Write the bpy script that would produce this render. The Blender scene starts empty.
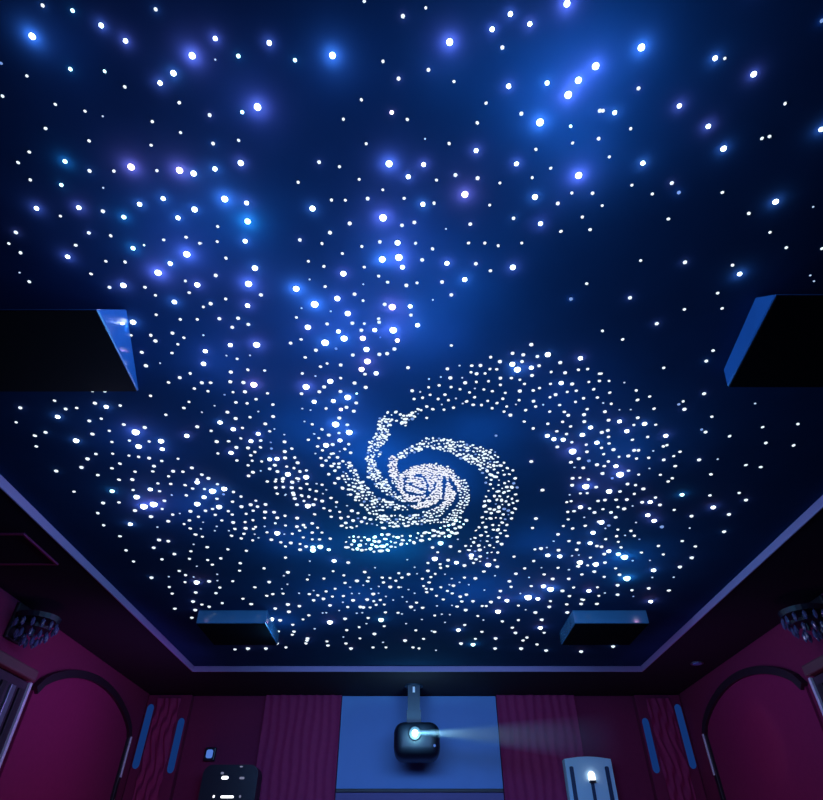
GLOW_K = 460.0
WASH_K = 120.0
BEAM_W = 60.0
LENS_W = 7.0
HAZE_D = 7.5
REAR_FILL_W = 11.0
WASHER_W = 2.8
VIOLET_W = 3.2
STAR_TEXT = """
T 0 0 4.115
176 22 3;299 43 3c;417 104 4;133 149 5;517 168 4;641 38 3;791 229 5;714 301 4;659 341 4;290 284 3c;431 293 2c;111 312 2;514 357 2;11 395 2;228 429 2;350 457 2;423 478 1;188 528 2;367 579 2;121 625 2;627 500 2;738 422 2;743 545 2;622 597 2;5 260 2b
T 200 0 4.115
63 158 4;158 230 3c;63 245 1;285 176 4;391 247 3c;545 228 5;676 5 2;753 252 2;817 323 3;664 410 2;789 462 3p;590 490 2;684 591 2;237 440 5;174 461 3c;40 473 3;54 590 3;159 577 2
T 400 0 4.115
12 66 3;106 32 2;204 173 5;117 287 3;222 335 2;30 491 2;103 571 1;202 590 2;354 424 2;318 505 2;313 619 4;379 120 4;454 57 4;534 98 4;421 195 3;447 354 4;499 467 3;576 503 5;559 614 2;605 341 4;692 390 5;734 330 5;687 15 5;805 272 5;702 519 2c;710 588 2;817 570 3;822 455 3
T 600 0 4.115
170 195 5;158 363 3;473 239 4;513 240 2;632 305 4;326 435 4;445 519 4;508 611 4;60 463 4;12 455 3;126 529 2;38 645 2;761 426 2;666 569 2;697 561 2
T 700 0 2.423
274 501 1;293 313 4;295 602 2;267 667 1;276 681 1;295 50 3b
T 0 160 4.115
75 10 2;125 81 2;151 198 4;249 230 2;66 297 3;37 343 2;85 381 2;81 463 1;121 500 2;268 5 4c;253 102 3c;325 195 4;425 114 1;369 44 3;469 45 2;540 28 5p;646 43 2;739 42 5p;797 55 4;575 181 4;672 158 4;801 203 4;424 210 3;510 234 4c;366 299 3;456 311 2;312 350 2;279 397 4;548 362 4c;593 350 1c;436 416 2;515 419 2;674 328 2;733 237 4;766 317 2;822 342 2;769 387 5;701 425 4;651 463 5;763 497 2;812 513 4;779 545 2;640 556 2;597 523 2;451 523 3;508 515 4;375 468 2;718 583 4;478 621 1;643 636 2;742 655 2;812 655 2
T 200 160 4.115
62 36 4;168 12 4;102 160 5;192 176 4;196 252 5c;186 333 4;73 273 2;71 335 2;6 342 1;107 403 2;226 444 4;65 474 3;200 509 5;251 554 3;196 598 4;106 571 2;44 590 3;14 604 2;80 652 3;157 650 3;490 8 3;574 27 2;404 91 2;655 79 2;752 122 2;690 158 3;598 165 2;541 164 2;463 199 4;616 260 3;535 298 3;411 328 3;502 343 2;666 355 2;586 384 2;446 416 2;510 437 2;451 491 1;515 520 2;590 467 4;676 440 2;672 511 1;735 477 2;772 502 2;740 336 3;753 237 5;750 408 5;778 15 5;813 340 4;818 400 5;396 529 5;472 593 5;565 569 4;636 551 3;671 578 2;538 622 1;608 631 4;418 609 1;397 647 2;791 604 5p;760 593 3;735 652 2
T 400 160 4.115
97 18 4;34 68 4;150 82 2;228 61 3;319 74 3;267 141 5p;411 94 2;479 15 4;544 72 2;620 33 2;735 63 5;707 135 2;792 136 3;555 152 4;649 178 3;369 185 2;94 181 4;140 177 2;17 157 2;59 256 3;289 263 3;189 283 1;467 239 3;578 261 4;662 293 2;750 234 2;782 286 2;8 268 3;64 342 2;134 365 2;282 341 2;349 341 2;404 352 2;501 341 2;464 441 4;91 410 3;193 424 4;312 426 3;372 455 2;10 440 4;26 515 3;70 505 2;173 501 3;266 491 4;211 554 3;135 575 1;42 601 4;45 637 3;768 508 2;703 571 3b
T 600 160 4.115
176 12 4;131 103 2;215 139 2;295 94 3;324 133 3b;9 187 2;281 242 2;167 413 2;349 420 3;123 566 3;347 614 2;484 547 2;502 610 2;503 133 2;722 171 4;612 219 2;699 297 2;766 360 2;545 432 2;574 468 4
T 0 320 4.115
548 8 4;540 62 2;710 53 3;757 72 2;732 99 2;708 135 2;621 62 2;640 85 3;584 132 3;601 187 3;659 177 1;740 236 3;694 256 2;783 219 2;800 281 2;620 311 2;778 336 2;757 361 2;683 389 2;812 438 3;769 475 4;733 570 2;790 607 3;84 360 3;67 420 2;225 331 2;271 365 3;316 361 2;238 397 4;188 461 3;144 475 2;150 519 2;232 620 3;380 291 2;431 291 3;391 341 3;438 356 4;495 351 2;368 414 3;417 405 2;450 455 2;381 468 3;314 495 4;461 501 2;395 550 2;361 570 3;336 605 3;464 549 2;494 590 2;461 609 2;403 637 2;510 429 3;559 460 5;596 441 3;533 495 2;571 519 4;614 499 2;663 497 4;668 530 4;531 557 2;571 562 2;614 567 3;666 579 2;634 600 3;629 622 2;556 623 2;713 621 3;753 623 2;694 642 2;545 655 3;490 656 2;812 655 2
T 200 320 4.115
133 29 3;199 17 3;14 62 1;22 127 4;15 179 4;125 102 4;233 101 5;109 146 1;153 159 2;206 145 1;127 213 3;197 204 2;266 207 2;8 257 3;44 257 2;33 292 2;125 253 3;179 256 3;222 265 5p;185 294 3;136 296 2;101 307 1b;148 338 2;194 342 2;231 325 2;278 301 2;300 347 2;60 352 1;8 379 1;113 378 3;147 404 3;206 399 2;240 376 1;301 396 3;269 426 3;83 420 4;46 455 2;137 448 4;175 443 2;240 467 4;287 457 2;306 448 1;347 471 1;69 499 3;118 498 2;168 486 2;150 523 3;128 545 4;74 548 2;152 577 2;210 497 4;198 525 3;250 495 2;249 523 2;226 542 2;291 503 1b;294 528 2b;209 556 2;215 578 2;254 581 2;198 597 2;218 625 3;200 640 3;250 620 1;348 500 3;349 540 3;350 566 3;378 528 2;390 565 2;402 586 3;287 572 4;317 570 4;308 596 3;287 611 3;319 622 3;357 602 2;387 609 2;411 621 2;438 618 2;362 633 4;437 645 4;341 652 3;398 650 2;313 655 2;35 650 3;8 635 2;444 29 4;523 15 3;373 94 3;416 79 2;477 123 3;433 153 2;515 92 5;570 46 4;593 75 5;560 117 2b;627 12 3;664 41 3;676 14 2;670 74 4p;719 40 4;737 8 3;795 41 5;812 83 4p;800 118 3;770 137 3;738 140 3;742 71 1b;685 120 4;629 143 3;689 169 5p;665 202 4p;679 222 2;725 218 4;579 184 3;523 178 2;496 191 2;421 219 2;475 230 1;579 238 2;536 251 4;511 274 3;491 294 3;437 274 5;418 302 3;470 335 4;549 332 4;578 293 3;608 317 5;645 302 1c;636 258 3;682 276 3;643 340 3;633 374 3;603 358 3;580 367 3p;519 363 2;455 370 1;421 364 1;430 417 1;462 428 2;573 402 3;558 428 5;606 430 2;614 461 5;576 494 4;572 464 2;530 472 3;502 449 2;470 468 1;446 492 2;489 485 2;519 514 4;546 511 3;484 519 2;504 535 2;540 550 2;475 549 1;498 567 2;502 597 2;566 564 3;612 510 2;620 545 3;596 530 2;588 580 2;545 600 2;556 618 2;530 634 2;572 590 2;570 650 2;575 540 1;520 575 1
T 400 320 4.115
72 20 4;211 104 2;33 195 3;195 200 3;245 187 1;168 234 1;119 242 1;118 276 2;50 290 3;83 295 1;207 237 3;268 257 3;161 268 2;210 275 2;247 284 2;256 237 1;124 307 2;93 319 2;58 324 2;157 324 2;185 306 2;199 329 2;230 322 1;258 343 1;274 334 2;172 347 1;181 368 2;220 360 2;135 366 2;110 402 2;110 355 2;295 187 2;331 186 3;292 214 2;315 220 3;350 219 2;370 201 2;398 202 2;373 152 2;411 170 3;364 251 2;314 254 2;345 285 2;308 281 1;286 297 2;380 292 2;413 238 3;413 266 2;307 317 2;301 348 2;335 349 2;361 332 2;379 362 2;399 341 2;423 323 2;433 299 2;439 355 2;428 376 2;454 390 3;477 347 1;490 329 2;493 291 3;512 262 2;493 245 2;458 238 2;483 203 5;462 181 4;463 136 3;507 142 3;502 170 3;540 100 3;565 149 3;608 141 4;540 195 4;572 187 3;543 227 3;548 289 2;574 279 2;549 333 3;558 355 2;589 348 1;517 370 2;511 417 2;548 445 2;395 475 2b;540 581 3;659 174 3;622 213 2;679 216 3;734 204 2;772 201 2;742 156 4;619 262 2;663 258 4;708 262 3;725 290 2;688 295 2;640 306 3;617 317 2;755 321 2;722 336 2;657 349 2;777 254 2;797 284 2;820 250 2;820 220 2;812 318 2;770 366 2;757 388 3;758 417 3;692 391 3;676 377 2;669 418 2;616 376 2;608 426 2;702 437 2;784 441 4;645 457 2;685 468 2;606 475 4;633 489 4;671 491 4;647 521 3;707 502 2;750 471 4;810 503 4;766 512 2;769 541 3;710 539 5;735 569 3;777 578 3b;810 594 3;703 584 3;718 606 1;754 607 3;740 648 2;710 650 3;775 655 2
T 600 320 4.115
233 14 3;10 44 2;93 79 2;262 196 2;465 125 2;437 168 3;4 220 2;37 250 2;100 257 1;40 298 2;149 289 2;154 328 2;204 314 2;222 364 2;46 344 2;13 341 1;20 376 3;80 369 1;126 368 1;35 411 3;80 416 4;155 401 3;183 426 4;139 431 2;229 430 2;7 461 3;32 453 3;35 480 2;110 456 4;196 480 2;133 492 2;37 507 2;6 525 2;55 532 3;140 535 3;158 535 3;15 551 2;78 562 2;116 558 3;150 569 2;200 566 2;219 538 1;260 519 2;275 514 2;270 475 4;262 574 3;303 559 2;329 541 2;309 600 2;203 610 1;34 581 2;65 600 4;17 600 2;10 630 3;82 634 5;117 619 2;159 635 2;248 636 2;50 650 2b;297 650 2;324 346 2b;342 334 2;347 366 3;428 302 3;460 397 2;434 460 3;418 450 2b;533 477 2;407 574 3;484 572 1;456 634 2;638 343 1;669 440 2;682 505 2;814 427 2;796 515 2;600 596 2;661 604 2
T 0 480 4.115
305 47 2;462 44 4c;548 40 2;619 37 4;650 13 2;657 45 2;703 15 2;707 61 1;762 20 2;793 34 2;812 8 4;767 62 2;490 91 2;425 93 3;403 135 2;427 185 2;563 68 4;677 84 3;633 98 5;593 107 5;556 124 3;668 118 2;622 149 3;711 141 2;740 137 1;693 168 3;537 180 4;648 193 1;812 97 4;784 127 3;758 180 2;780 165 2;783 198 2;805 223 2;817 150 2;797 264 1;494 230 2;519 288 2;550 334 2;655 245 3;693 250 3;633 277 3;718 303 3;667 325 2;786 292 2;780 323 2;810 354 1;624 400 3;695 397 1;738 373 2;764 390 2;762 419 2;697 439 2;709 466 2;720 528 2;797 398 1;810 419 4;806 461 3;795 498 3;804 533 3;790 565 2
T 200 480 4.115
19 36 2;52 44 5;100 35 4;72 16 2;17 69 4;70 76 2;97 58 2b;134 88 2;138 48 2;169 67 2;171 108 3;79 109 4;23 125 3;52 118 2;63 142 2;117 127 2;133 141 2;190 138 2;219 125 2;209 100 3;230 84 2;237 108 3;270 99 3;137 173 3;186 172 2;144 200 2;188 197 3;218 164 2;90 165 2;69 190 1;61 208 1;13 173 1;10 232 2;4 200 1;119 208 1;130 228 2;170 239 2;181 220 2;229 192 2;220 200 2;217 247 2;241 237 1;225 222 1;266 190 1;276 214 2;268 130 3;266 155 2;305 131 3;318 154 3;310 177 2;350 146 2;352 186 2;347 222 1;318 217 4;294 244 3;333 255 2;352 272 2;374 257 3;400 155 3;399 190 3;410 207 2;426 184 3;433 194 2;462 177 3;380 220 2;425 235 2;462 215 2;484 195 2;502 215 2;492 243 2;462 243 2;412 262 2;412 285 3;437 272 3;465 275 4c;495 273 4c;465 287 4c;530 285 3c;536 240 2;30 275 2;115 284 2;191 290 2;32 328 2;51 347 2;86 321 2;166 341 2;163 372 2;264 362 2;352 318 2;345 393 1;362 378 3;285 418 3;360 428 1;337 447 1;342 466 2;38 415 3;72 413 1;71 387 1;82 441 2;66 464 2;135 415 2;226 440 2;177 487 2;92 505 2;211 509 2;8 511 2;38 520 2;275 475 2;300 468 2;310 527 3;362 510 3;366 540 3;409 517 3;290 570 5;330 575 3;322 621 2;382 594 2;424 572 2;448 555 2;472 611 1;380 635 2;387 622 2;443 650 3;452 333 1;552 331 4;610 338 3;548 374 2;510 404 2;592 391 2;597 422 2;450 390 1;442 408 2;468 454 1;519 457 2;485 473 2;508 487 3;450 468 2;468 493 3;545 478 2;556 446 2;535 514 3;520 545 1;505 546 1;535 583 4;597 569 3;590 476 2;588 502 1;608 521 2;573 536 1;604 616 2;590 645 1;655 604 2;678 377 3;646 413 3;695 400 2;690 415 2;672 432 1;704 447 1;720 360 1;750 400 2;755 420 2;782 402 2;806 413 2;783 438 3;736 437 1;713 467 3;688 490 3;630 493 3;660 520 3;672 522 3;700 523 2;715 497 2;725 512 2;742 492 2;758 511 2;763 543 2;795 493 1;815 545 2;745 573 4c;758 600 2;718 631 3;692 566 2;645 547 1;668 545 1;685 590 1;655 466 1;625 466 1;618 440 1;408 465 1;765 478 1;735 465 1;818 440 2;818 382 2
277 5 2;310 5 2;312 30 3;318 55 2;343 28 3;340 5 2;380 8 3;378 30 3;383 52 3;390 75 3;399 100 3;350 62 1;412 32 2;405 5 1;420 65 2;428 85 2;444 105 4;440 15 2;452 38 2;448 68 2;467 100 3;480 45 2;475 78 2;503 85 3;500 18 1;520 40 1;472 140 2;510 115 2;535 125 2;540 150 2;540 72 2;562 90 2;560 110 1;555 12 2;585 30 2;608 60 1;605 105 1;575 130 2;580 155 3;600 175 3;630 165 3;625 125 3;650 135 2;665 170 3;610 150 2
T 270 390 6.33
387 480 2;410 510 2;435 487 2;330 475 3;372 530 2;433 557 3;410 588 2;330 598 2;295 592 1;355 630 1;293 638 2;253 628 2;245 672 2;335 655 1;290 690 2;385 682 2;460 620 3;500 600 2;510 660 2;195 620 2;200 665 2;140 580 3;137 615 3;150 660 3;180 560 3;190 515 2;152 492 2;85 555 2;100 660 1;400 400 2;375 425 2;355 445 2;405 465 2
T 400 480 4.115
35 386 3;30 327 1;60 358 1;92 405 2;70 385 1;8 400 2;167 258 4c;143 322 4;134 276 3;155 296 2;208 272 3;198 328 3;232 338 4;245 292 2;270 270 2;238 243 1;291 242 1;293 308 4;293 320 3;328 286 3;330 313 3;363 347 4;400 355 3;390 328 2;345 375 2;418 262 3;440 229 2;413 218 2;402 297 2;391 393 1;347 452 1;310 403 3;265 400 2;265 350 3;115 340 2;115 372 3;127 398 2;145 385 2;165 345 2;167 360 2;195 353 2;185 387 1;120 420 2;97 435 2;110 460 2;108 446 2;130 448 2;150 475 2;178 490 2;195 455 2;215 465 2;168 440 2;203 430 1;220 433 3;213 405 1;245 420 1;283 430 1;248 478 3;273 470 3;300 497 3;254 498 2;235 519 2;214 515 1;270 533 3;320 558 2;343 575 1;374 500 3;338 517 2;355 517 2;403 539 4;407 482 3;413 455 3;440 494 4;450 415 3;457 438 2;477 384 3;513 362 2;531 400 1;540 435 2;495 466 1;527 480 5;567 487 4;487 515 2;517 533 1;557 543 3;487 575 2;421 580 2;462 606 2;475 627 3;522 647 2;583 573 3;577 606 4;593 627 2;337 623 2;240 615 4;266 595 2;185 585 1;142 623 2;130 620 1;205 553 1;172 551 1;143 556 2;90 573 1;65 617 2;25 590 1;8 550 1;45 520 3;28 500 1;68 503 2;93 524 2;152 517 1;60 465 1;35 450 1;10 480 1;5 440 1;97 652 2;310 652 2;393 650 3;60 535 1;586 40 3;559 157 3;545 196 2;469 314 2;764 25 5;708 20 3;742 54 2;770 53 2;807 28 3;698 60 1;686 90 2;704 86 2;742 110 4;690 130 2;716 127 2;780 116 2;800 132 3;815 85 2;692 161 2;758 153 1;762 187 2;672 188 2;710 198 2;818 170 3;650 222 3;632 251 1;695 250 2;735 257 3;794 215 4;782 258 4;810 270 3;652 287 3;657 312 4;608 308 4;580 280 3;555 284 2;604 277 1;550 332 2;582 360 1;593 387 2;628 405 3;650 360 2;695 368 1;727 285 3;708 311 1;736 308 1;783 318 2;740 337 4;733 353 3;772 350 2;805 345 4;799 375 3;748 387 2;694 405 3;590 435 4;619 447 5;668 454 3;697 476 2;714 441 2;777 454 4;812 440 2;755 492 2;745 508 3;748 490 2;619 497 2;614 520 3;686 510 2;688 543 3;810 508 2;818 475 2
T 600 480 4.115
113 15 3;146 20 2;37 45 4;82 46 2;178 35 3;280 5 2;141 56 2;20 81 3;66 80 2;110 79 3;173 90 3;206 89 4;228 71 2;246 101 3;134 106 1;74 110 2;99 117 3;12 119 2;45 132 3;64 152 3;5 172 4;36 186 2b;22 198 1;148 174 1;73 203 2;127 208 2;141 228 2;103 227 1;68 230 2;75 253 2;23 242 2;162 243 1b;196 143 4;222 166 4;254 191 3b;305 122 2;337 59 4c;452 62 2;465 111 4;376 147 3;369 197 1;530 140 3;510 211 3;572 52 2;600 81 3;338 250 2;392 272 2;377 318 3;240 270 2;260 305 2;170 297 2;36 291 4;6 273 3;86 276 2;17 303 3;75 303 4c;100 315 5c;20 338 3;134 331 1;205 330 1;64 362 2;80 388 3;110 402 5c;17 397 2;328 356 3;220 369 4;215 400 1;303 399 1;283 453 2;200 444 3;208 498 4;72 431 3;72 470 3;131 452 2;137 478 1b;20 464 1;173 572 3
T 0 0 1
235 649 2;248 648 3;277 643 3;266 648 3;286 647 2;307 640 3;306 643 2;327 641 2;328 645 2;346 643 2;351 648 3;360 638 2;373 647 2;386 647 2;383 642 1;405 640 3;413 647 2;419 648 2;436 650 1;461 643 3;473 644 4c;495 648 3;496 638 1;521 648 3;523 640 2;546 650 3;537 644 2;527 637 2;568 643 3;581 651 3;613 646 3
"""
import bpy, bmesh, math, random
from mathutils import Vector, Matrix

random.seed(7)
SC = bpy.context.scene
COL = SC.collection
R = math.radians

# ------------------------------------------------------------------ camera
F_PX, PITCH, CX, CY = 580.0, 39.7, 411.5, 400.0
CAM_Z = 1.20
PANEL_Z = 2.90            # underside of the star panel
SOFFIT_Z = 2.85           # underside of the surrounding soffit
TX0, TX1, TY0, TY1 = -2.24, 2.36, -1.10, 6.33      # opening of the tray
WX0, WX1, WY0, WY1 = -3.00, 3.06, -2.20, 7.34      # room
cam = bpy.data.cameras.new('camera')
cam.sensor_fit = 'HORIZONTAL'
cam.sensor_width = 36.0
cam.lens = 36.0 * F_PX / 823.0
cam.clip_start = 0.02
camo = bpy.data.objects.new('camera', cam)
camo.location = (0, 0, CAM_Z)
camo.rotation_euler = (R(90 + PITCH), 0, 0)
COL.objects.link(camo)
SC.camera = camo
_c, _s = math.cos(R(PITCH)), math.sin(R(PITCH))


def ray(x, y):
    u = (x - CX) / F_PX
    v = -(y - CY) / F_PX
    return Vector((u, _c - v * _s, _s + v * _c))


def on_z(x, y, z):
    d = ray(x, y)
    return d * ((z - CAM_Z) / d.z) + Vector((0, 0, CAM_Z))


def px_size(p):                     # metres per pixel at point p
    return ((p.y * _c) + (p.z - CAM_Z) * _s) / F_PX


# ------------------------------------------------------------------ materials
def new_mat(name):
    m = bpy.data.materials.new(name)
    m.use_nodes = True
    return m, m.node_tree, m.node_tree.nodes['Principled BSDF']


def mat(name, col, rough=0.6, metal=0.0, spec=0.5, noise=0.0, scale=20.0, bump=0.0):
    m, nt, b = new_mat(name)
    b.inputs['Base Color'].default_value = (*col, 1)
    b.inputs['Roughness'].default_value = rough
    b.inputs['Metallic'].default_value = metal
    b.inputs['Specular IOR Level'].default_value = spec
    if noise or bump:
        tc = nt.nodes.new('ShaderNodeTexCoord')
        n = nt.nodes.new('ShaderNodeTexNoise')
        n.inputs['Scale'].default_value = scale
        n.inputs['Detail'].default_value = 4
        nt.links.new(tc.outputs['Object'], n.inputs['Vector'])
        if noise:
            mx = nt.nodes.new('ShaderNodeMix')
            mx.data_type = 'RGBA'
            nt.links.new(n.outputs['Fac'], mx.inputs['Factor'])
            mx.inputs['A'].default_value = (*[c * (1 - noise) for c in col], 1)
            mx.inputs['B'].default_value = (*[c * (1 + noise) for c in col], 1)
            nt.links.new(mx.outputs['Result'], b.inputs['Base Color'])
        if bump:
            bp = nt.nodes.new('ShaderNodeBump')
            bp.inputs['Strength'].default_value = bump
            bp.inputs['Distance'].default_value = 0.01
            nt.links.new(n.outputs['Fac'], bp.inputs['Height'])
            nt.links.new(bp.outputs['Normal'], b.inputs['Normal'])
    return m


def glow(name, col, strength, sample=False):
    m = bpy.data.materials.new(name)
    m.use_nodes = True
    nt = m.node_tree
    nt.nodes.remove(nt.nodes['Principled BSDF'])
    e = nt.nodes.new('ShaderNodeEmission')
    e.inputs['Color'].default_value = (*col, 1)
    e.inputs['Strength'].default_value = strength
    nt.links.new(e.outputs[0], nt.nodes['Material Output'].inputs['Surface'])
    if not sample:
        m.cycles.emission_sampling = 'NONE'
    return m


M = {}
M['panel'] = mat('star_panel_felt', (0.010, 0.042, 0.120), 0.95, spec=0.05, noise=0.25, scale=3.0)
M['soffit'] = mat('dark_soffit_paint', (0.020, 0.013, 0.028), 0.85, spec=0.2, noise=0.1, scale=6)
M['trim'] = mat('violet_grey_trim', (0.33, 0.24, 0.46), 0.5)
M['red_wall'] = mat('crimson_fabric', (0.21, 0.018, 0.070), 0.85, spec=0.15, noise=0.12, scale=30, bump=0.05)
M['red_rib'] = mat('ribbed_crimson_fabric', (0.32, 0.022, 0.105), 0.75, spec=0.2, noise=0.12, scale=25)
M['niche'] = mat('plum_fabric', (0.24, 0.017, 0.085), 0.85, spec=0.15, noise=0.1, scale=30)
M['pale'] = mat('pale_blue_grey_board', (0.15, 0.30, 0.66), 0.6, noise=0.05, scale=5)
M['black'] = mat('black_plastic', (0.007, 0.010, 0.022), 0.4)
M['blackmatte'] = mat('black_grille_cloth', (0.004, 0.004, 0.006), 0.9, spec=.05, noise=0.2, scale=200)
M['box_lit'] = mat('starlit_speaker_side', (0.022, 0.13, 0.36), 0.22, spec=.5, noise=.1, scale=10)  # blue starlight on the front speakers' sides put into the base colour
M['box_lit_dim'] = mat('dim_starlit_speaker_side', (0.03, 0.12, 0.22), 0.2, spec=.6, noise=0.1, scale=10)  # dimmer copy for the rear speakers, blue light likewise in the colour
M['molding'] = mat('dark_wood_molding', (0.018, 0.008, 0.016), 0.5, noise=0.2, scale=12)
M['wood'] = mat('dark_column_wood', (0.05, 0.018, 0.04), 0.5, noise=0.25, scale=9)
M['cap'] = mat('brown_capital_wood', (0.16, 0.06, 0.07), 0.5, noise=.2, scale=9)
M['navy'] = mat('navy_plastic', (0.02, 0.035, 0.07), 0.4)
M['chrome'] = mat('polished_metal_edge', (0.85, 0.78, 0.88), 0.35, metal=0.2)
M['crystal'] = mat('smoked_crystal', (0.10, 0.10, 0.22), 0.08, spec=1.0)
M['steel'] = mat('grey_metal', (0.30, 0.32, 0.38), 0.35, metal=0.8)
M['carpet'] = mat('dark_carpet', (0.035, 0.010, 0.02), 0.95, spec=0.05, noise=0.3, scale=60)
M['satin_blue'] = mat('satin_pale_blue_shell', (0.50, 0.78, 0.98), 0.35, noise=0.03, scale=6)
M['slot'] = mat('dark_blue_slot', (0.010, 0.035, 0.11), 0.5)
M['star_w'] = glow('star_white', (0.78, 0.90, 1.0), 4.0)
M['star_b'] = glow('star_blue', (0.26, 0.46, 1.0), 0.75)
M['star_c'] = glow('star_cyan', (0.55, 0.95, 1.0), 3.0)
M['star_p'] = glow('star_pink', (1.0, 0.80, 1.0), 3.5)
M['star_dim'] = glow('star_small_white', (0.50, 0.70, 1.0), 1.0)
M['star_m'] = glow('star_soft_white', (0.76, 0.90, 1.0), 1.25)
M['galaxy'] = glow('galaxy_white', (0.88, 0.90, 1.0), 1.05)
M['lens'] = glow('lens_light', (0.45, 0.95, 1.0), 12.0)
M['white_glow'] = glow('white_glow', (0.95, 0.95, 1.0), 2.5)  # for the bulb, and for reflections on the wall box set as emission
M['grey_glint'] = glow('dim_glint', (0.35, 0.38, 0.6), 0.5)  # fainter reflections on the wall box, set as emission
M['blue_led'] = glow('blue_led', (0.10, 0.24, 0.80), 0.8)
M['blue_reflection'] = glow('glowing_blue_reflection', (0.010, 0.060, 0.30), 0.5)  # blue light reflected on the pilasters, set as emission


# ------------------------------------------------------------------ mesh helpers
def link(name, bm, m, parent=None, smooth=False, loc=None):
    me = bpy.data.meshes.new(name)
    bmesh.ops.recalc_face_normals(bm, faces=bm.faces)
    bm.to_mesh(me)
    bm.free()
    for mm in (m if isinstance(m, (list, tuple)) else [m]):
        me.materials.append(mm)
    if smooth:
        for p in me.polygons:
            p.use_smooth = True
    o = bpy.data.objects.new(name, me)
    COL.objects.link(o)
    if parent:
        o.parent = parent
    if loc:
        o.location = loc
    return o


def box(bm, x0, x1, y0, y1, z0, z1, mtx=None):
    vs = [bm.verts.new((x, y, z)) for x in (x0, x1) for y in (y0, y1) for z in (z0, z1)]
    for f in ((0, 1, 3, 2), (4, 6, 7, 5), (0, 4, 5, 1), (2, 3, 7, 6), (0, 2, 6, 4), (1, 5, 7, 3)):
        bm.faces.new([vs[i] for i in f])
    if mtx:
        bmesh.ops.transform(bm, matrix=mtx, verts=vs)
    return vs


def bevel(bm, w, seg=3):
    bmesh.ops.bevel(bm, geom=list(bm.edges), offset=w, segments=seg, profile=0.5, affect='EDGES', clamp_overlap=True)


def bbox(name, x0, x1, y0, y1, z0, z1, m, parent=None, bev=0.0, seg=2):
    bm = bmesh.new()
    box(bm, x0, x1, y0, y1, z0, z1)
    if bev:
        bevel(bm, bev, seg)
    return link(name, bm, m, parent, smooth=False)


def cyl(bm, p0, p1, r0, r1=None, seg=20):
    p0, p1 = Vector(p0), Vector(p1)
    r1 = r0 if r1 is None else r1
    d = p1 - p0
    q = d.to_track_quat('Z', 'Y').to_matrix().to_4x4()
    mt = Matrix.Translation((p0 + p1) / 2) @ q
    return bmesh.ops.create_cone(bm, cap_ends=True, segments=seg, radius1=r0, radius2=r1, depth=d.length, matrix=mt)['verts']


def prism(bm, pts, depth_vec):
    """extrude a closed outline of 3-D points along depth_vec"""
    a = [bm.verts.new(p) for p in pts]
    b = [bm.verts.new(Vector(p) + Vector(depth_vec)) for p in pts]
    n = len(pts)
    bm.faces.new(a)
    bm.faces.new(list(reversed(b)))
    for i in range(n):
        bm.faces.new((a[i], b[i], b[(i + 1) % n], a[(i + 1) % n]))


def rounded(w, h, r, seg=8):
    pts = []
    for cx, cy, a0 in ((w / 2 - r, h / 2 - r, 0), (-w / 2 + r, h / 2 - r, 90), (-w / 2 + r, -h / 2 + r, 180), (w / 2 - r, -h / 2 + r, 270)):
        for k in range(seg + 1):
            a = R(a0 + 90 * k / seg)
            pts.append((cx + r * math.cos(a), cy + r * math.sin(a)))
    return pts


def thing(name, label, cat, loc=(0, 0, 0), group=None):
    o = bpy.data.objects.new(name, None)
    o.empty_display_size = 0.05
    o.location = loc
    COL.objects.link(o)
    return tag(o, label, cat, group)


def tag(o, label, cat, group=None):
    o['label'] = label
    o['category'] = cat
    if group:
        o['group'] = group
    return o


def struct(o):
    o['kind'] = 'structure'
    return o


# ------------------------------------------------------------------ the room
struct(bbox('floor', WX0 - .1, WX1 + .1, WY0 - .1, WY1 + .1, -.1, 0, M['carpet']))
struct(bbox('wall_left', WX0 - .1, WX0, WY0 - .1, WY1 + .1, 0, 3.1, M['red_wall']))
struct(bbox('wall_right', WX1, WX1 + .1, WY0 - .1, WY1 + .1, 0, 3.1, M['red_wall']))
struct(bbox('wall_rear', WX0, WX1, WY1, WY1 + .1, 0, 3.1, M['red_wall']))
struct(bbox('wall_front', WX0, WX1, WY0 - .1, WY0, 0, 3.1, M['soffit']))
bm = bmesh.new()
box(bm, WX0, TX0, WY0, WY1, SOFFIT_Z, 3.06)
box(bm, TX1, WX1, WY0, WY1, SOFFIT_Z, 3.06)
box(bm, TX0, TX1, TY1, WY1, SOFFIT_Z, 3.06)
box(bm, TX0, TX1, WY0, TY0, SOFFIT_Z, 3.06)
struct(link('ceiling', bm, M['soffit']))
# slim trim lining the tray's edge
T = 0.012
for k, (x0, x1, y0, y1) in enumerate(((TX0, TX0 + T, TY0, TY1), (TX1 - T, TX1, TY0, TY1), (TX0 + T, TX1 - T, TY1 - T, TY1), (TX0 + T, TX1 - T, TY0, TY0 + T))):
    struct(bbox('trim_%d' % (k + 1), x0, x1, y0, y1, SOFFIT_Z - .004, PANEL_Z, M['trim'], bev=.003))

# ------------------------------------------------------------------ the star panel
panel = thing('star_ceiling_panel', 'black ceiling panel full of glowing star lights forming a spiral galaxy', 'star ceiling', ((TX0 + TX1) / 2, (TY0 + TY1) / 2, PANEL_Z))
PB = Vector(panel.location)
pb = bbox('felt_board', TX0 - PB.x, TX1 - PB.x, TY0 - PB.y, TY1 - PB.y, 0, .03, M['panel'], panel)

STARS = []          # (px, py, class, colour)
ox = oy = 0.0
sc_ = 1.0
for line in STAR_TEXT.strip().splitlines():
    if line.startswith('T'):
        _, ox, oy, sc_ = line.split()
        ox, oy, sc_ = float(ox), float(oy), float(sc_)
        continue
    for e in line.split(';'):
        a, b, s = e.split()
        STARS.append((ox + float(a) / sc_, oy + float(b) / sc_, int(s[0]), s[1:] or 'w'))
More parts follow.
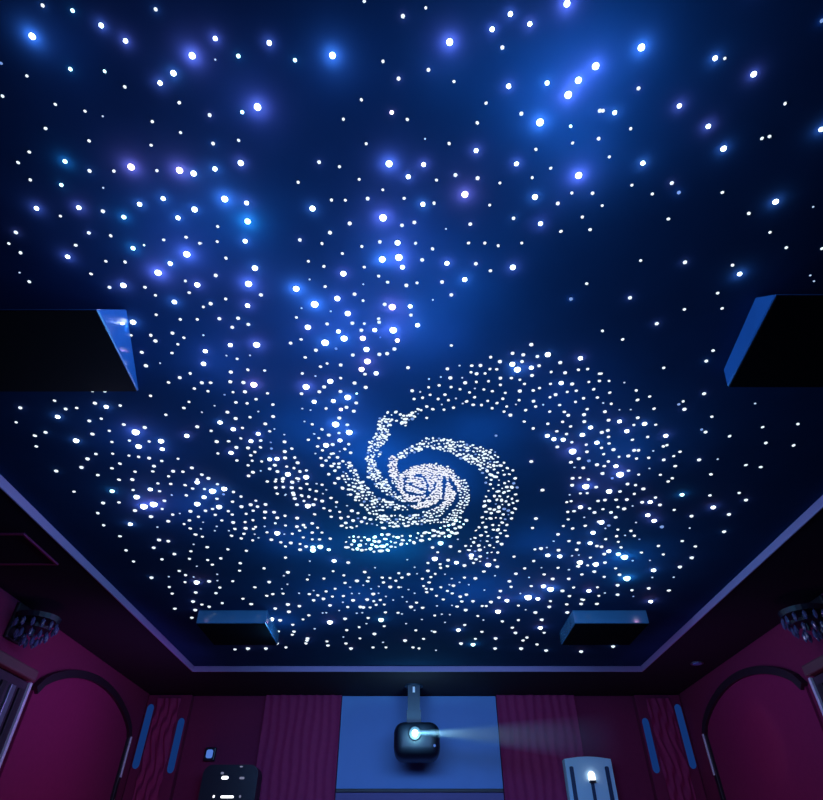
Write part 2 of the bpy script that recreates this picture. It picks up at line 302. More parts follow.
# the bright ones that spill past the frame's edges, so the sky goes on
for _ in range(90):
    x = random.uniform(-500, 1300)
    y = random.uniform(-160, 420)
    if -4 < x < 827 and y > -4:
        continue
    STARS.append((x, y, random.choice((2, 2, 3, 3, 4)), 'w'))

RAD = {1: 1.1, 2: 1.7, 3: 2.2, 4: 2.7, 5: 3.4}


def seg_dist(p, a, b):
    ax, ay = a[0], a[1]
    dx, dy = b[0] - ax, b[1] - ay
    t = max(0, min(1, ((p[0] - ax) * dx + (p[1] - ay) * dy) / (dx * dx + dy * dy + 1e-9)))
    return math.hypot(p[0] - ax - t * dx, p[1] - ay - t * dy), t


def crop(pts, ox, oy, s):
    return [(ox + p[0] / s, oy + p[1] / s) + tuple(q / s for q in p[2:]) for p in pts]


DARK = [crop(q, 380, 440, 9.144) for q in (
    [(310, 330), (360, 320), (410, 350), (435, 400), (430, 480), (390, 500), (300, 495), (240, 480), (222, 430), (232, 350)],
    [(265, 402), (340, 435), (400, 452)],
    [(590, 340), (588, 420), (577, 540), (540, 580), (450, 625), (330, 650), (200, 660), (0, 672)],
    [(635, 350), (680, 430), (712, 490), (690, 560), (640, 640), (560, 715)],
    [(0, 470), (60, 520), (140, 560), (230, 578), (330, 575)],
    [(505, 380), (500, 440), (440, 500), (395, 545)],
    [(80, 390), (140, 450), (215, 535)])]
DARK += [crop(q, 350, 400, 4.33) for q in (
    [(182, 160), (140, 200), (112, 242)], [(112, 242), (125, 300), (150, 340)])]
DARKW = (1.5, 1.4, 2.1, 2.2, 1.9, 1.4, 1.6, 1.6, 1.5)
CORE = crop([(130, 370), (190, 310), (290, 245), (400, 220), (520, 210), (650, 250), (700, 330), (780, 370), (815, 430), (815, 560), (770, 650), (690, 720), (600, 760), (450, 740), (400, 660), (330, 635), (220, 560), (140, 470), (105, 400)], 380, 440, 9.144)
# bands of dense stars: centre line with widths, spacing, bead radius, colour
BANDS = [(crop(p, 350, 400, 4.33), sp, r, c) for p, sp, r, c in (
    ([(300, 45, 24), (235, 85, 40)], 2.9, 1.5, 'w'),
    ([(150, 92, 50), (140, 150, 58), (110, 200, 60), (95, 260, 55), (105, 320, 55), (150, 370, 56), (200, 412, 46), (250, 440, 34)], 2.2, 1.2, 'w'),
    ([(168, 55, 16), (200, 72, 46), (245, 92, 50)], 3.2, 1.4, 'w'),
    ([(185, 255, 38), (188, 300, 40), (205, 365, 36)], 1.9, 1.2, 'g'),
    ([(215, 245, 24), (260, 220, 34), (330, 185, 44), (400, 190, 50), (470, 210, 72), (530, 235, 84), (600, 262, 90)], 2.6, 1.25, 'w'),
    ([(600, 265, 105), (650, 330, 125), (660, 400, 145), (650, 470, 145), (620, 540, 125), (580, 610, 110), (555, 660, 100)], 3.1, 1.4, 'w'),
    ([(480, 520, 50), (440, 560, 56), (400, 575, 56), (340, 580, 50), (270, 605, 44), (180, 612, 74), (110, 622, 76), (60, 622, 66), (0, 615, 60)], 3.0, 1.6, 'c'),
    ([(400, 510, 46), (330, 515, 40), (260, 520, 48), (190, 525, 56), (130, 490, 46), (70, 440, 46), (20, 390, 44), (-5, 345, 40)], 2.8, 1.35, 'w'),
    ([(250, 462, 28), (190, 458, 36), (120, 440, 36), (80, 405, 30)], 2.6, 1.3, 'w'),
    ([(-20, 530, 56), (40, 520, 56), (90, 510, 46), (140, 540, 36)], 3.6, 1.5, 'w'),
)]
BANDS += [(crop(p, 270, 390, 6.33), sp, r, c) for p, sp, r, c in (
    ([(490, 465, 30), (525, 510, 34), (560, 580, 36), (610, 630, 36)], 2.9, 1.4, 'w'),
    ([(468, 525, 30), (500, 580, 40), (540, 640, 44), (560, 690, 44)], 2.9, 1.4, 'w'),
)]


def in_poly(p, poly):
    c = False
    j = len(poly) - 1
    for i in range(len(poly)):
        a, b = poly[i], poly[j]
        if (a[1] > p[1]) != (b[1] > p[1]) and p[0] < (b[0] - a[0]) * (p[1] - a[1]) / (b[1] - a[1]) + a[0]:
            c = not c
        j = i
    return c


def on_dark(p):
    for q, w in zip(DARK, DARKW):
        for a, b in zip(q, q[1:]):
            if seg_dist(p, a, b)[0] < w:
                return True
    return False


placed = {}


def free(x, y, d):
    gx, gy = int(x // 4), int(y // 4)
    for i in range(gx - 2, gx + 3):
        for j in range(gy - 2, gy + 3):
            for (a, b, dd) in placed.get((i, j), ()):
                if (a - x) ** 2 + (b - y) ** 2 < (min(d, dd) if dd < 3 else (d + 1.2)) ** 2:
                    return False
    return True


def put(x, y, d):
    placed.setdefault((int(x // 4), int(y // 4)), []).append((x, y, d))


DENSE = []          # (px, py, radius px, colour)
for (x, y, c, k) in STARS:
    put(x, y, 3.0 + RAD[c])
xs = [p[0] for p in CORE]
ys = [p[1] for p in CORE]
for _ in range(9000):
    p = (random.uniform(min(xs), max(xs)), random.uniform(min(ys), max(ys)))
    if not in_poly(p, CORE) or on_dark(p):
        continue
    e = ((p[0] - 428) / 36) ** 2 + ((p[1] - 487) / 26) ** 2
    d = 1.6 if e < 0.75 else 2.25
    if free(p[0], p[1], d):
        put(p[0], p[1], d)
        DENSE.append((p[0], p[1], random.uniform(1.1, 1.4) if e < 0.75 else random.uniform(.9, 1.35), 'g' if e < .8 else 'w'))
for pts, sp, r, ck in BANDS:
    tot = sum(math.hypot(b[0] - a[0], b[1] - a[1]) for a, b in zip(pts, pts[1:]))
    for _ in range(int(tot * 60)):
        i = random.randrange(len(pts) - 1)
        a, b = pts[i], pts[i + 1]
        t = random.random()
        w = a[2] + (b[2] - a[2]) * t
        ang = random.uniform(0, 2 * math.pi)
        q = math.sqrt(random.random()) * w / 2
        x = a[0] + (b[0] - a[0]) * t + math.cos(ang) * q
        y = a[1] + (b[1] - a[1]) * t + math.sin(ang) * q
        if math.sin(x * .83 + 2.1 * math.sin(y * .41)) * math.sin(y * .77 + 1.7 * math.sin(x * .37)) > (.45 if ck != 'g' else .8):
            continue
        if on_dark((x, y)) or in_poly((x, y), CORE) or not free(x, y, sp):
            continue
        put(x, y, sp)
        c = ck
        if ck == 'c' and random.random() < .6:
            c = 'w'
        if ck == 'w' and random.random() < .12:
            c = 'b'
        DENSE.append((x, y, r * random.uniform(.6, 1.5), c))

bead = bmesh.new()
bmesh.ops.create_icosphere(bead, subdivisions=1, radius=1.0)
bead_me = {}
for k, mk in (('w', 'star_w'), ('b', 'star_b'), ('c', 'star_c'), ('p', 'star_p')):
    bm = bmesh.new()
    bmesh.ops.create_icosphere(bm, subdivisions=2, radius=1.0)
    me = bpy.data.meshes.new('star_light')
    bm.to_mesh(me)
    bm.free()
    me.materials.append(M[mk])
    bead_me[k] = me
ico = bmesh.new()
bmesh.ops.create_icosphere(ico, subdivisions=1, radius=1.0)
ICO_V = [v.co.copy() for v in ico.verts]
ICO_F = [[v.index for v in f.verts] for f in ico.faces]
ico.free()
bead.free()

inside = lambda p: TX0 + .03 < p.x < TX1 - .03 and TY0 + .03 < p.y < TY1 - .03
ALL = []
for (x, y, c, k) in STARS:
    p = on_z(x, y, PANEL_Z)
    if inside(p):
        ALL.append((x, y, RAD[c] * random.uniform(.92, 1.08), k, p, c))
for (x, y, r, k) in DENSE:
    p = on_z(x, y, PANEL_Z)
    ALL.append((x, y, r, k, p, 0))
order = sorted(range(len(ALL)), key=lambda i: -(ALL[i][2] + (0 if -2 < ALL[i][0] < 825 and -2 < ALL[i][1] < 802 else -9)))
big = set(order[:100])
verts, faces, fm = [], [], []
SLOT = {'w': 0, 'b': 1, 'c': 2, 'p': 3, 'g': 4, 'd': 5, 'm': 6}
for i, (x, y, r, k, p, c) in enumerate(ALL):
    s = r * px_size(p)
    ang = random.uniform(0, 6.3)
    if i in big:
        o = bpy.data.objects.new('star_light', bead_me[k])
        COL.objects.link(o)
        o.parent = panel
        o.location = p - PB
        o.scale = (s, s, s * .9)
        if k == 'p':
            o['label'] = 'pinkish white star light'
        continue
    if c == 1 and k == 'w':
        k = 'd'
    elif k == 'w' and c < 4:
        k = 'm'
    ex = random.uniform(1.0, 1.8 if c == 0 and k != 'b' else 1.25) if c < 3 else 1.0
    n0 = len(verts)
    ca, sa = math.cos(ang), math.sin(ang)
    for v in ICO_V:
        vx, vy = v.x * s * ex, v.y * s
        verts.append((p.x - PB.x + vx * ca - vy * sa, p.y - PB.y + vx * sa + vy * ca, v.z * s * .9))
    for f in ICO_F:
        faces.append([n0 + q for q in f])
        fm.append(SLOT[k])
me = bpy.data.meshes.new('small_star_lights')
me.from_pydata(verts, [], faces)
for mk in ('star_w', 'star_b', 'star_c', 'star_p', 'galaxy', 'star_dim', 'star_m'):
    me.materials.append(M[mk])
me.polygons.foreach_set('material_index', fm)
field = bpy.data.objects.new('small_star_lights', me)
COL.objects.link(field)
field.parent = panel
field['kind'] = 'stuff'
field['label'] = 'swirl of countless tiny white star lights'


def lamp(name, loc, power, col, size=.02, kind='POINT'):
    l = bpy.data.lights.new(name, kind)
    l.energy = power
    l.color = col
    if kind != 'AREA':
        l.shadow_soft_size = size
    o = bpy.data.objects.new(name, l)
    o.location = loc
    COL.objects.link(o)
    return o


# unseen lamps added under the felt to give brighter stars bloom-like halos
HUE = {'w': ((.75, .45, 1.0), (.40, .55, 1.0), (1.0, .45, 1.0)), 'c': ((.12, .70, 1.0),) * 3, 'p': ((1.0, .3, .6),) * 3, 'b': ((.2, .4, 1),) * 3}
for (x, y, r, k, p, c) in ALL:
    if c < 3 or k == 'g' or not (-40 < x < 870 and -60 < y):
        continue
    hp = {3: 3.4, 4: 5.0, 5: 7.4}[c]
    br = {3: .14, 4: .45, 5: 1.1}[c]
    if y > 330:
        hp *= .72
        br *= .8
    h = hp * px_size(p)
    lamp('halo_fill', (p.x, p.y, PANEL_Z - h), GLOW_K * br * h * h, random.choice(HUE[k]), size=h * .12)

# wide blue wash by unseen lamps added below the denser parts of the sky
for (x, y, rp, b, col) in (
        (560, 95, 100, 1.0, 0), (600, 55, 75, .5, 0), (450, 60, 60, .3, 0), (335, 60, 55, .25, 1), (585, 165, 60, .45, 0), (250, 100, 70, .25, 1),
        (180, 235, 95, .40, 1), (245, 225, 60, .30, 0), (400, 240, 65, .55, 1), (340, 330, 80, .75, 1), (220, 360, 75, .40, 1), (60, 40, 60, .15, 1),
        (375, 455, 60, 1.0, 0), (430, 480, 60, 1.1, 0), (480, 430, 60, .45, 0), (390, 545, 60, .9, 2), (300, 540, 60, .5, 0),
        (140, 440, 55, .35, 1), (190, 505, 60, .40, 1), (560, 400, 70, .30, 1), (620, 450, 65, .40, 0), (620, 560, 55, .45, 0),
        (400, 330, 95, .45, 0), (450, 290, 100, .40, 0), (300, 430, 80, .35, 0), (345, 420, 70, .4, 1), (475, 590, 75, .6, 0), (350, 595, 70, .5, 0), (280, 620, 35, .45, 0), (540, 540, 60, .4, 0), (440, 340, 60, .3, 1)):
    p = on_z(x, y, PANEL_Z)
    h = rp * px_size(p) * .66
    cc = ((.10, .48, 1.0), (.20, .40, 1.0), (.06, .75, 1.0))[col]
    lamp('sky_fill', (p.x, p.y, PANEL_Z - h), WASH_K * b * h * h, cc, size=h * .3)

# ------------------------------------------------------------------ ceiling speakers
def ceiling_speaker(label, inner_near, inner_far, w, tn, tf, under, back, side_mat='box_lit_dim'):
    """inner_near / inner_far: where the inner side meets the panel; w: width outwards (signed);
    tn, tf: drop of the near and far ends; under: how far the near end leans towards the seats;
    back: how far the far end leans back"""
    a, b = Vector((*inner_near, 0)), Vector((*inner_far, 0))
    o3 = Vector((a.x, a.y, PANEL_Z))
    t = thing('ceiling_speaker', label, 'speaker', o3, 'speakers hung under the star ceiling')
    d = (b - a)
    u = d.normalized()
    W = Vector((w, 0, 0))
    dn, df = Vector((0, 0, -tn)), Vector((0, 0, -tf))
    z0 = Vector((0, 0, 0))
    hexa = lambda p: ((0, 1, 2, 3), (4, 7, 6, 5), (0, 4, 5, 1), (1, 5, 6, 2), (2, 6, 7, 3), (3, 7, 4, 0))
    pts = [z0, W, W + d, d, dn - u * under, dn - u * under + W, d + W + df + u * back, d + df + u * back]
    bm = bmesh.new()
    v = [bm.verts.new(q) for q in pts]
    for f in hexa(0):
        bm.faces.new([v[i] for i in f])
    bevel(bm, .004, 1)
    link('cabinet', bm, M[side_mat], t)
    g = .008
    q4 = pts[4:8]
    c = sum(q4, Vector()) / 4
    top = [q + (c - q).normalized() * g for q in q4]
    low = [q + Vector((0, 0, -.006)) for q in top]
    bm = bmesh.new()
    v = [bm.verts.new(q) for q in top + low]
    for f in hexa(0):
        bm.faces.new([v[i] for i in f])
    link('grille', bm, M['blackmatte'], t)
    return t


ceiling_speaker('dark wedge-shaped ceiling speaker at the left, its lit blue side tapering to a point', (-1.10, 1.50), (-1.225, 1.975), -.62, .235, .008, .215, 0, 'box_lit')
ceiling_speaker('dark ceiling speaker at the right, its narrow blue-lit side facing the middle', (1.30, 1.44), (1.345, 1.84), .62, .10, .075, .10, .03, 'box_lit')
ceiling_speaker('low black ceiling speaker near the back trim, left of the spiral', (-1.17, 4.725), (-1.17, 5.27), -.56, .105, .105, 0, 0)
ceiling_speaker('low black ceiling speaker near the back trim, right of the spiral', (1.31, 4.725), (1.31, 5.27), .60, .105, .105, 0, 0)

# ------------------------------------------------------------------ soffit fittings
def frame_ring(bm, x0, x1, y0, y1, z0, z1, w):
    box(bm, x0, x1, y0, y0 + w, z0, z1)
    box(bm, x0, x1, y1 - w, y1, z0, z1)
    box(bm, x0, x0 + w, y0 + w, y1 - w, z0, z1)
    box(bm, x1 - w, x1, y0 + w, y1 - w, z0, z1)


t = thing('access_hatch', 'flat square hatch with thin frame in the dark soffit on the left', 'hatch', (-2.66, 3.49, SOFFIT_Z))
bm = bmesh.new()
frame_ring(bm, -.28, .28, -.225, .225, -.012, 0, .014)
link('frame', bm, M['red_rib'], t)
bbox('cover', -.266, .266, -.211, .211, -.004, 0, M['soffit'], t)

p = on_z(697, 663, SOFFIT_Z)
t = thing('downlight', 'tiny unlit grey downlight in the dark soffit at the rear right corner', 'downlight', p)
bm = bmesh.new()
cyl(bm, (0, 0, -.008), (0, 0, 0), .062, seg=28)
link('ring', bm, M['steel'], t)
bm = bmesh.new()
cyl(bm, (0, 0, -.012), (0, 0, -.007), .042, seg=24)
link('diffuser', bm, M['pale'], t)

# ------------------------------------------------------------------ rear wall
def ribbed_panel(label, x0, x1, z0, z1, y, name='acoustic_panel', loc_y=WY1 - .002, cat='wall panel', group=None, mt='red_rib', n=9):
    t = thing(name, label, cat, ((x0 + x1) / 2, loc_y, z0), group)
    w = (x1 - x0)
    bm = bmesh.new()
    box(bm, -w / 2, w / 2, -y, 0, 0, z1 - z0)
    link('backing_board', bm, M['red_wall'], t)
    bm = bmesh.new()
    N, K = n * 8, 80
    rows = []
    for j in range(K + 1):
        zz = (z1 - z0) * j / K
        row = []
        for i in range(N + 1):
            u = i / N
            wob = .010 * math.sin(zz * 9 + 1.7 * math.sin(u * 9))
            dpt = .016 * (.5 + .5 * math.cos(2 * math.pi * (u * n + wob * 9))) + .005 * math.sin(zz * 60 + u * 30)
            row.append(bm.verts.new((-w / 2 + w * u, -y - .004 - max(dpt, 0), zz)))
        rows.append(row)
    for j in range(K):
        for i in range(N):
            bm.faces.new((rows[j][i], rows[j][i + 1], rows[j + 1][i + 1], rows[j + 1][i]))
    edge = [rows[0], [r[-1] for r in rows], rows[-1][::-1], [r[0] for r in rows][::-1]]
    link('ribbed_fabric', bm, M[mt], t, smooth=True)
    return t


PX0, PX1 = -.80, .97
ribbed_panel('crimson rippled fabric panel on the rear wall, left of the blue board', -1.66, PX0, 0.0, 2.845, .05)
ribbed_panel('crimson rippled fabric panel on the rear wall, right of the blue board behind the beam', PX1, 1.86, 0.0, 2.845, .05)
t = thing('wall_board', 'smooth blue-lit board on the rear wall behind the hanging projector', 'wall panel', ((PX0 + PX1) / 2, WY1, 1.95))
w = (PX1 - PX0) / 2
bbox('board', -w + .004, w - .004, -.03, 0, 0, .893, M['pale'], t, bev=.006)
bbox('bottom_rail', -w + .004, w - .004, -.045, 0, -.03, 0, M['molding'], t, bev=.004)
tag(bbox('plinth_board', PX0 + .004, PX1 - .004, WY1 - .03, WY1 - .002, 0, 1.918, mat('violet_board', (.16, .12, .32), .7, noise=.08, scale=6), bev=.004), 'dim violet board on the rear wall below the blue board', 'wall panel')


def pilaster(label, x0, x1):
    t = thing('corner_pilaster', label, 'pilaster', ((x0 + x1) / 2, WY1 - .002, 0))
    w = (x1 - x0) / 2
    bbox('shaft', -w, w, -.10, 0, 0, 2.84, M['red_wall'], t, bev=.006)
    bm = bmesh.new()
    N, K = 32, 140
    fw = w - .115
    rows = []
    for j in range(K + 1):
        zz = .1 + 2.7 * j / K
        rows.append([bm.verts.new((-fw + 2 * fw * i / N, -.104 - .012 * (1 + math.cos(2 * math.pi * (3.5 * i / N + .30 * math.sin(zz * 11) + .15 * math.sin(zz * 23 + i * .4)))), zz)) for i in range(N + 1)])
    for j in range(K):
        for i in range(N):
            bm.faces.new((rows[j][i], rows[j][i + 1], rows[j + 1][i + 1], rows[j + 1][i]))
    link('rippled_face', bm, M['red_rib'], t, smooth=True)
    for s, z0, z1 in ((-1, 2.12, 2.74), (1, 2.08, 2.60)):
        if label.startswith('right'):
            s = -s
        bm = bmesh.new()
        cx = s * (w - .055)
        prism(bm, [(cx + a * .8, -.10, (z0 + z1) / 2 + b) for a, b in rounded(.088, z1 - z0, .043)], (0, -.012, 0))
        link('reflection_strip', bm, M['blue_reflection'], t)  # blue reflections on the pilaster, shaped as glowing strips
    return t


pilaster('left rear corner pilaster with a rippled purple face between two blue reflection strips', -2.99, -2.50)
pilaster('right rear corner pilaster with a rippled purple face between two blue reflection strips', 2.54, 3.05)

# ------------------------------------------------------------------ projector hanging from the soffit
PY = 6.86
t = thing('projector', 'black rounded ceiling projector hanging before the blue board, its lens lit', 'projector', (.055, PY, SOFFIT_Z))
pz = -.545                           # centre of the body below the soffit
bm = bmesh.new()
box(bm, -.235, .235, -.20, .20, pz - .165, pz + .165)
bevel(bm, .10, 5)
body = link('body', bm, M['black'], t, smooth=True)
bm = bmesh.new()
box(bm, -.095, .035, -.05, .09, pz + .25, -.014)
cyl(bm, (-.03, .02, -.014), (-.03, .02, 0), .10)
box(bm, -.105, .045, -.055, .095, pz + .15, pz + .29)
arm = link('mount_arm', bm, M['navy'], t)
bm = bmesh.new()
box(bm, -.042, -.018, -.062, -.049, -.085, -.03)
o = link('bracket_clip', bm, M['chrome'], t)
bm = bmesh.new()
cyl(bm, (-.02, -.19, pz + .045), (-.02, -.225, pz + .045), .058, seg=28)
ring = link('lens_barrel', bm, M['black'], t)
bm = bmesh.new()
cyl(bm, (-.02, -.222, pz + .045), (-.02, -.232, pz + .045), .029, seg=24)
link('lens', bm, M['lens'], ring)
bm = bmesh.new()
cyl(bm, (.175, -.188, pz - .06), (.175, -.200, pz - .06), .012, seg=12)
link('status_light', bm, M['blue_led'], t)

LENS = Vector((.055 - .02, PY - .235, SOFFIT_Z + pz + .045))
AIM = Vector((1.0, -.28, -.075)).normalized()
sp = lamp('projector_light', LENS + Vector((.012, -.031, 0)), BEAM_W, (.55, .85, 1.0), .012, 'SPOT')
sp.data.spot_size = R(13)
sp.data.spot_blend = .8
sp.rotation_euler = AIM.to_track_quat('-Z', 'Y').to_euler()
halo = lamp('lens_glow', LENS + Vector((0, -.09, 0)), LENS_W, (.3, .85, 1.0), .03)

bm = bmesh.new()
L = 2.0
cyl(bm, LENS + Vector((.01, -.03, 0)), LENS + Vector((.01, -.03, 0)) + AIM * L, .02, L * math.tan(R(6.5)) + .02, 40)
m = bpy.data.materials.new('beam_haze')
m.use_nodes = True
nt = m.node_tree
nt.nodes.remove(nt.nodes['Principled BSDF'])
v = nt.nodes.new('ShaderNodeVolumeScatter')
v.inputs['Color'].default_value = (.45, .70, 1, 1)
tc = nt.nodes.new('ShaderNodeTexCoord')


def vmath(op, a, b):
    n_ = nt.nodes.new('ShaderNodeVectorMath')
    n_.operation = op
    for k_, q_ in enumerate((a, b)):
        if q_ is None:
            continue
        if isinstance(q_, (Vector, tuple)):
            n_.inputs[k_].default_value = tuple(q_)
        else:
            nt.links.new(q_, n_.inputs[k_])
    return n_


def smath(op, a, b, clamp=False):
    n_ = nt.nodes.new('ShaderNodeMath')
    n_.operation = op
    n_.use_clamp = clamp
    for k_, q_ in enumerate((a, b)):
        if isinstance(q_, (int, float)):
            n_.inputs[k_].default_value = q_
        else:
            nt.links.new(q_, n_.inputs[k_])
    return n_.outputs[0]


rel = vmath('SUBTRACT', tc.outputs['Object'], LENS).outputs['Vector']
along = vmath('DOT_PRODUCT', rel, AIM).outputs['Value']
dist = vmath('LENGTH', rel, None).outputs['Value']
rad2 = smath('SUBTRACT', smath('MULTIPLY', dist, dist), smath('MULTIPLY', along, along))
radr = smath('DIVIDE', smath('SQRT', smath('MAXIMUM', rad2, 0.0), 0), smath('ADD', smath('MULTIPLY', along, math.tan(R(6.5))), .02))
fr = smath('SUBTRACT', 1.0, smath('MULTIPLY', radr, radr), True)
fa = smath('SUBTRACT', 1.0, smath('DIVIDE', along, L), True)
nt.links.new(smath('MULTIPLY', smath('MULTIPLY', fr, smath('POWER', fa, 1.5)), HAZE_D), v.inputs['Density'])
v.inputs['Anisotropy'].default_value = .0
nt.links.new(v.outputs[0], nt.nodes['Material Output'].inputs['Volume'])
hz = link('beam_haze', bm, m)
tag(hz, 'pale blue hazy light beam spreading rightward from the projector lens', 'light beam')
hz['kind'] = 'stuff'

# ------------------------------------------------------------------ black wall box, little blue box, pale wall unit
SY = 7.20
t = thing('wall_box', 'black round-cornered box with small white glints, low on the rear wall at left', 'speaker', (-1.865, SY, 1.495))
bm = bmesh.new()
prism(bm, [(a, .14, b + .24) for a, b in rounded(.57, .80, .09)], (0, -.28, 0))
link('cabinet', bm, M['black'], t)
for (x, z, w, h, k) in ((-.05, .525, .070, .028, 'white_glow'), (-.085, .565, .03, .02, 'grey_glint'), (.125, .522, .05, .020, 'grey_glint'),
                        (-.13, .365, .016, .022, 'white_glow'), (.005, .362, .13, .020, 'white_glow'), (.135, .365, .02, .022, 'grey_glint'), (.10, .622, .03, .012, 'grey_glint')):
    bm = bmesh.new()
    prism(bm, [(x + a, -.14, z + b) for a, b in rounded(w, h, min(w, h) * .45, 4)], (0, -.006, 0))
    o = link('reflection_glint', bm, M[k], t)  # reflected glints on the black cabinet, made as small glowing pads
t = thing('wall_sensor', 'tiny blue glowing box on the rear wall just above the black box', 'sensor', (-2.19, WY1, 2.265))
bbox('case', -.06, .06, -.05, 0, -.065, .065, M['black'], t, bev=.012)
bm = bmesh.new()
prism(bm, [(a, -.05, b) for a, b in rounded(.07, .08, .02, 4)], (0, -.006, 0))
link('glowing_face', bm, M['blue_led'], t)

t = thing('wall_unit', 'pale blue upright wall unit with dark slots and a white bulb, low at right', 'wall light', (1.86, SY, 1.45))
bm = bmesh.new()
n = 14
prof = [(-.245, 0), (.245, 0), (.245, .735)] + [(.245 * (1 - 2 * k / n), .735 + .022 * math.sin(math.pi * k / n) + .012) for k in range(n + 1)] + [(-.245, .735)]
prism(bm, [(a, .055, b) for a, b in prof], (0, -.115, 0))
link('shell', bm, M['satin_blue'], t)
for s in (-1, 1):
    bm = bmesh.new()
    prism(bm, [(s * .185 + a, -.06, .32 + b) for a, b in rounded(.042, .72, .015, 4)], (0, -.005, 0))
    link('slot', bm, M['slot'], t)
bm = bmesh.new()
prism(bm, [(.01 + a, -.06, .26 + b) for a, b in rounded(.034, .56, .01, 4)], (0, -.005, 0))
link('stem', bm, M['slot'], t)
bm = bmesh.new()
bmesh.ops.create_uvsphere(bm, u_segments=20, v_segments=12, radius=.034, matrix=Matrix.Translation((.01, -.075, .602)))
cyl(bm, (.01, -.075, .555), (.01, -.075, .602), .034, seg=20)
link('bulb', bm, M['white_glow'], t, smooth=True)
bbox('bulb_socket', -.022, .042, -.10, -.06, .532, .556, M['black'], t, bev=.004)

# ------------------------------------------------------------------ side walls: arches, columns, crystal lamps
def arch_pts(y0, y1, zs, zp, n=28):
    """a shouldered arch from (y0, zs) over zp to (y1, zs2)"""
    pts = []
    for k in range(n + 1):
        u = k / n
        y = y0 + (y1 - y0) * u
        e = math.sin(math.pi * u) ** .62
        pts.append((y, zs[0] + (zs[1] - zs[0]) * u + (zp - zs[0] - (zs[1] - zs[0]) * u) * e))
    return pts


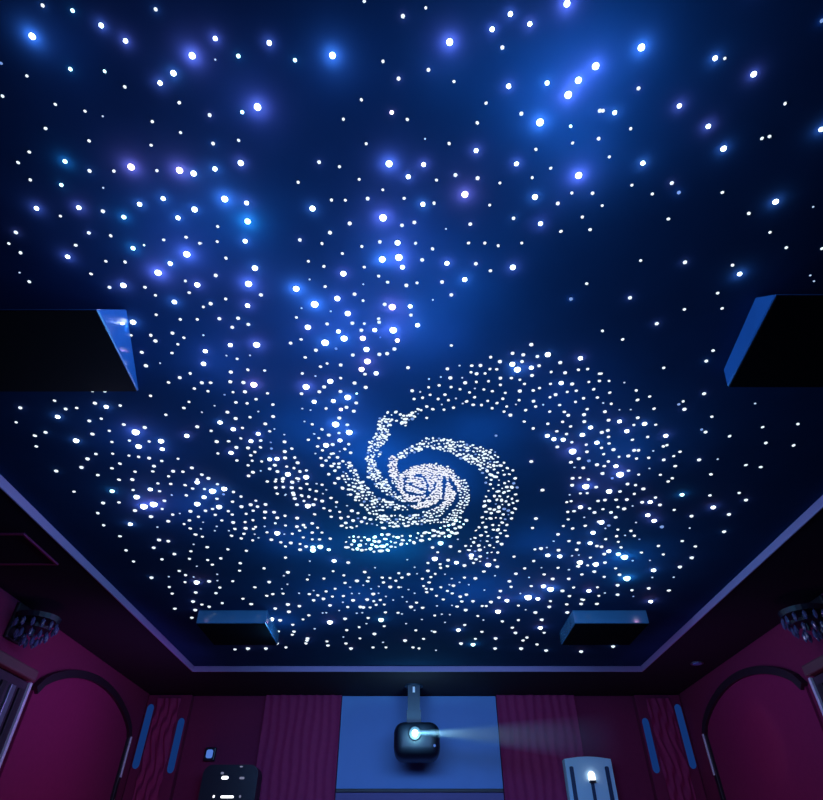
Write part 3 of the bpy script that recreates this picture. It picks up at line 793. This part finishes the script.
def side(sgn, wx, y0, y1, word, ya, yb):
    t = thing('arch_niche', 'purple-lit arched niche with dark molding on the %s wall' % word, 'arch', (wx - sgn * .002, (y0 + y1) / 2, 0))
    ym = (y0 + y1) / 2
    arc = arch_pts(y0, y1, (2.36, 2.37), 2.665)
    # fabric filling the arch
    bm = bmesh.new()
    out = [(0, y0 - ym, 0)] + [(0, y - ym, z) for y, z in arc] + [(0, y1 - ym, 0)]
    prism(bm, out, (-sgn * .02, 0, 0))
    link('fabric_panel', bm, M['niche'], t)
    # molding: a band following the arch
    bm = bmesh.new()
    wd, dp = .062, .05
    prev = None
    n = len(arc)
    for i, (y, z) in enumerate(arc):
        a = Vector((arc[max(i - 1, 0)][0], arc[max(i - 1, 0)][1]))
        b = Vector((arc[min(i + 1, n - 1)][0], arc[min(i + 1, n - 1)][1]))
        d = (b - a).normalized()
        nn = Vector((-d.y, d.x))
        c0 = Vector((y, z)) - nn * wd * .5
        c1 = Vector((y, z)) + nn * wd * .5
        q = [bm.verts.new((xx, c.x - ym, c.y)) for xx, c in ((0, c0), (-sgn * dp, c0), (-sgn * dp, c1), (0, c1))]
        if prev:
            for k in range(4):
                bm.faces.new((prev[k], prev[(k + 1) % 4], q[(k + 1) % 4], q[k]))
        else:
            bm.faces.new(q)
        prev = q
    bm.faces.new(prev[::-1])
    link('arch_molding', bm, M['molding'], t, smooth=False)
    # far jamb with a bright metal edge
    j = bbox('jamb', min(0, -sgn * .05), max(0, -sgn * .05), y1 - ym - .03, y1 - ym + .03, 0, 2.37, M['molding'], t, bev=.005)
    bbox('metal_edge', min(-sgn * .05, -sgn * .062), max(-sgn * .05, -sgn * .062), y1 - ym - .012, y1 - ym + .012, 2.01, 2.37, M['chrome'], j, bev=.002)
    # column between the niche and the viewer
    c = thing('wall_column', 'dark paneled column with vertical strips on the %s wall beside the arch' % word, 'column', (wx, (ya + yb) / 2, 0))
    h = (yb - ya) / 2
    x_ = lambda a, b: (min(-sgn * a, -sgn * b), max(-sgn * a, -sgn * b))
    bbox('shaft', *x_(0, .10), -h, h, 0, 2.36, M['wood'], c, bev=.006)
    for q in (-.72, -.36, 0, .36, .70):
        bbox('strip', *x_(.10, .118), h * q - .03, h * q + .03, .1, 2.30, M['steel'] if q in (-.36,.36) else M['molding'], c, bev=.004)
    bbox('capital', *x_(0, .15), -h - .03, h - .02, 2.365, 2.44, M['cap'], c, bev=.012, seg=3)
    bbox('metal_edge', *x_(.10, .122), h - .028, h, 1.55, 2.36, M['chrome'], c, bev=.003)
    # crystal lamp over the column
    s = thing('wall_sconce', 'unlit dark crystal wall sconce above the %s column' % word, 'sconce', (wx, (ya + yb) / 2 + .03, 2.68))
    bbox('backplate', *x_(0, .03), -.10, .10, -.10, .16, M['molding'], s, bev=.01)
    bm = bmesh.new()
    cyl(bm, (-sgn * .03, 0, .06), (-sgn * .17, 0, .06), .014, seg=12)
    cyl(bm, (-sgn * .15, 0, .04), (-sgn * .15, 0, .075), .15, .16, seg=24)
    cyl(bm, (-sgn * .15, 0, -.02), (-sgn * .15, 0, 0), .11, .115, seg=24)
    cyl(bm, (-sgn * .15, 0, -.07), (-sgn * .15, 0, .05), .012, seg=10)
    link('arm', bm, M['black'], s)
    for ring_r, zz, nn in ((.15, .0, 14), (.105, -.065, 10), (.05, -.11, 6)):
        for k in range(nn):
            a = 2 * math.pi * k / nn + ring_r * 7
            bm = bmesh.new()
            mt = Matrix.Translation((-sgn * .15 + ring_r * math.cos(a), ring_r * math.sin(a), zz)) @ Matrix.Rotation(random.uniform(0, 3), 4, 'Z') @ Matrix.Diagonal((.016, .016, .036, 1))
            bmesh.ops.create_icosphere(bm, subdivisions=1, radius=1, matrix=mt)
            link('crystal_drop', bm, M['crystal'], s)


side(-1, WX0, 4.98, 6.95, 'left', 4.12, 4.77)
side(1, WX1, 4.86, 6.80, 'right', 3.98, 4.63)

# ------------------------------------------------------------------ room light
def area(name, loc, target, sx, sy, power, col, spread=120):
    o = lamp(name, loc, power, col, kind='AREA')
    o.data.shape = 'RECTANGLE'
    o.data.size, o.data.size_y = sx, sy
    o.data.spread = R(spread)
    o.rotation_euler = (Vector(target) - Vector(loc)).to_track_quat('-Z', 'Y').to_euler()
    return o


# bluish fill lamp added in mid-air to brighten the rear wall
area('rear_fill', (0, 3.6, 2.55), (0, WY1, 1.75), 3.6, .5, REAR_FILL_W, (.20, .42, 1.0), 75)
# magenta wall washers low on both side walls, plus added violet fills floating higher up
for sgn, wx in ((-1, WX0), (1, WX1)):
    area('wall_washer', (wx - sgn * .75, 5.3, .35), (wx, 5.6, 1.9), 2.4, .1, WASHER_W * (1.0 if sgn < 0 else .65), (1.0, .10, .42), 110)
    area('violet_fill', (wx - sgn * 1.3, 5.2, 2.3), (wx, 5.4, 2.5), 1.6, .3, VIOLET_W * (.9 if sgn < 0 else .42), (.50, .22, 1.0), 110)

w = bpy.data.worlds.new('world')
SC.world = w
w.use_nodes = True
w.node_tree.nodes['Background'].inputs[0].default_value = (.01, .01, .02, 1)
w.node_tree.nodes['Background'].inputs[1].default_value = .2

vs = SC.view_settings
vs.view_transform = 'Standard'
vs.look = 'None'
vs.exposure = 0.0
vs.gamma = 1.0
vs.use_curve_mapping = False
SC.cycles.use_denoising = True
SC.cycles.max_bounces = 6
SC.cycles.sample_clamp_indirect = 3.0
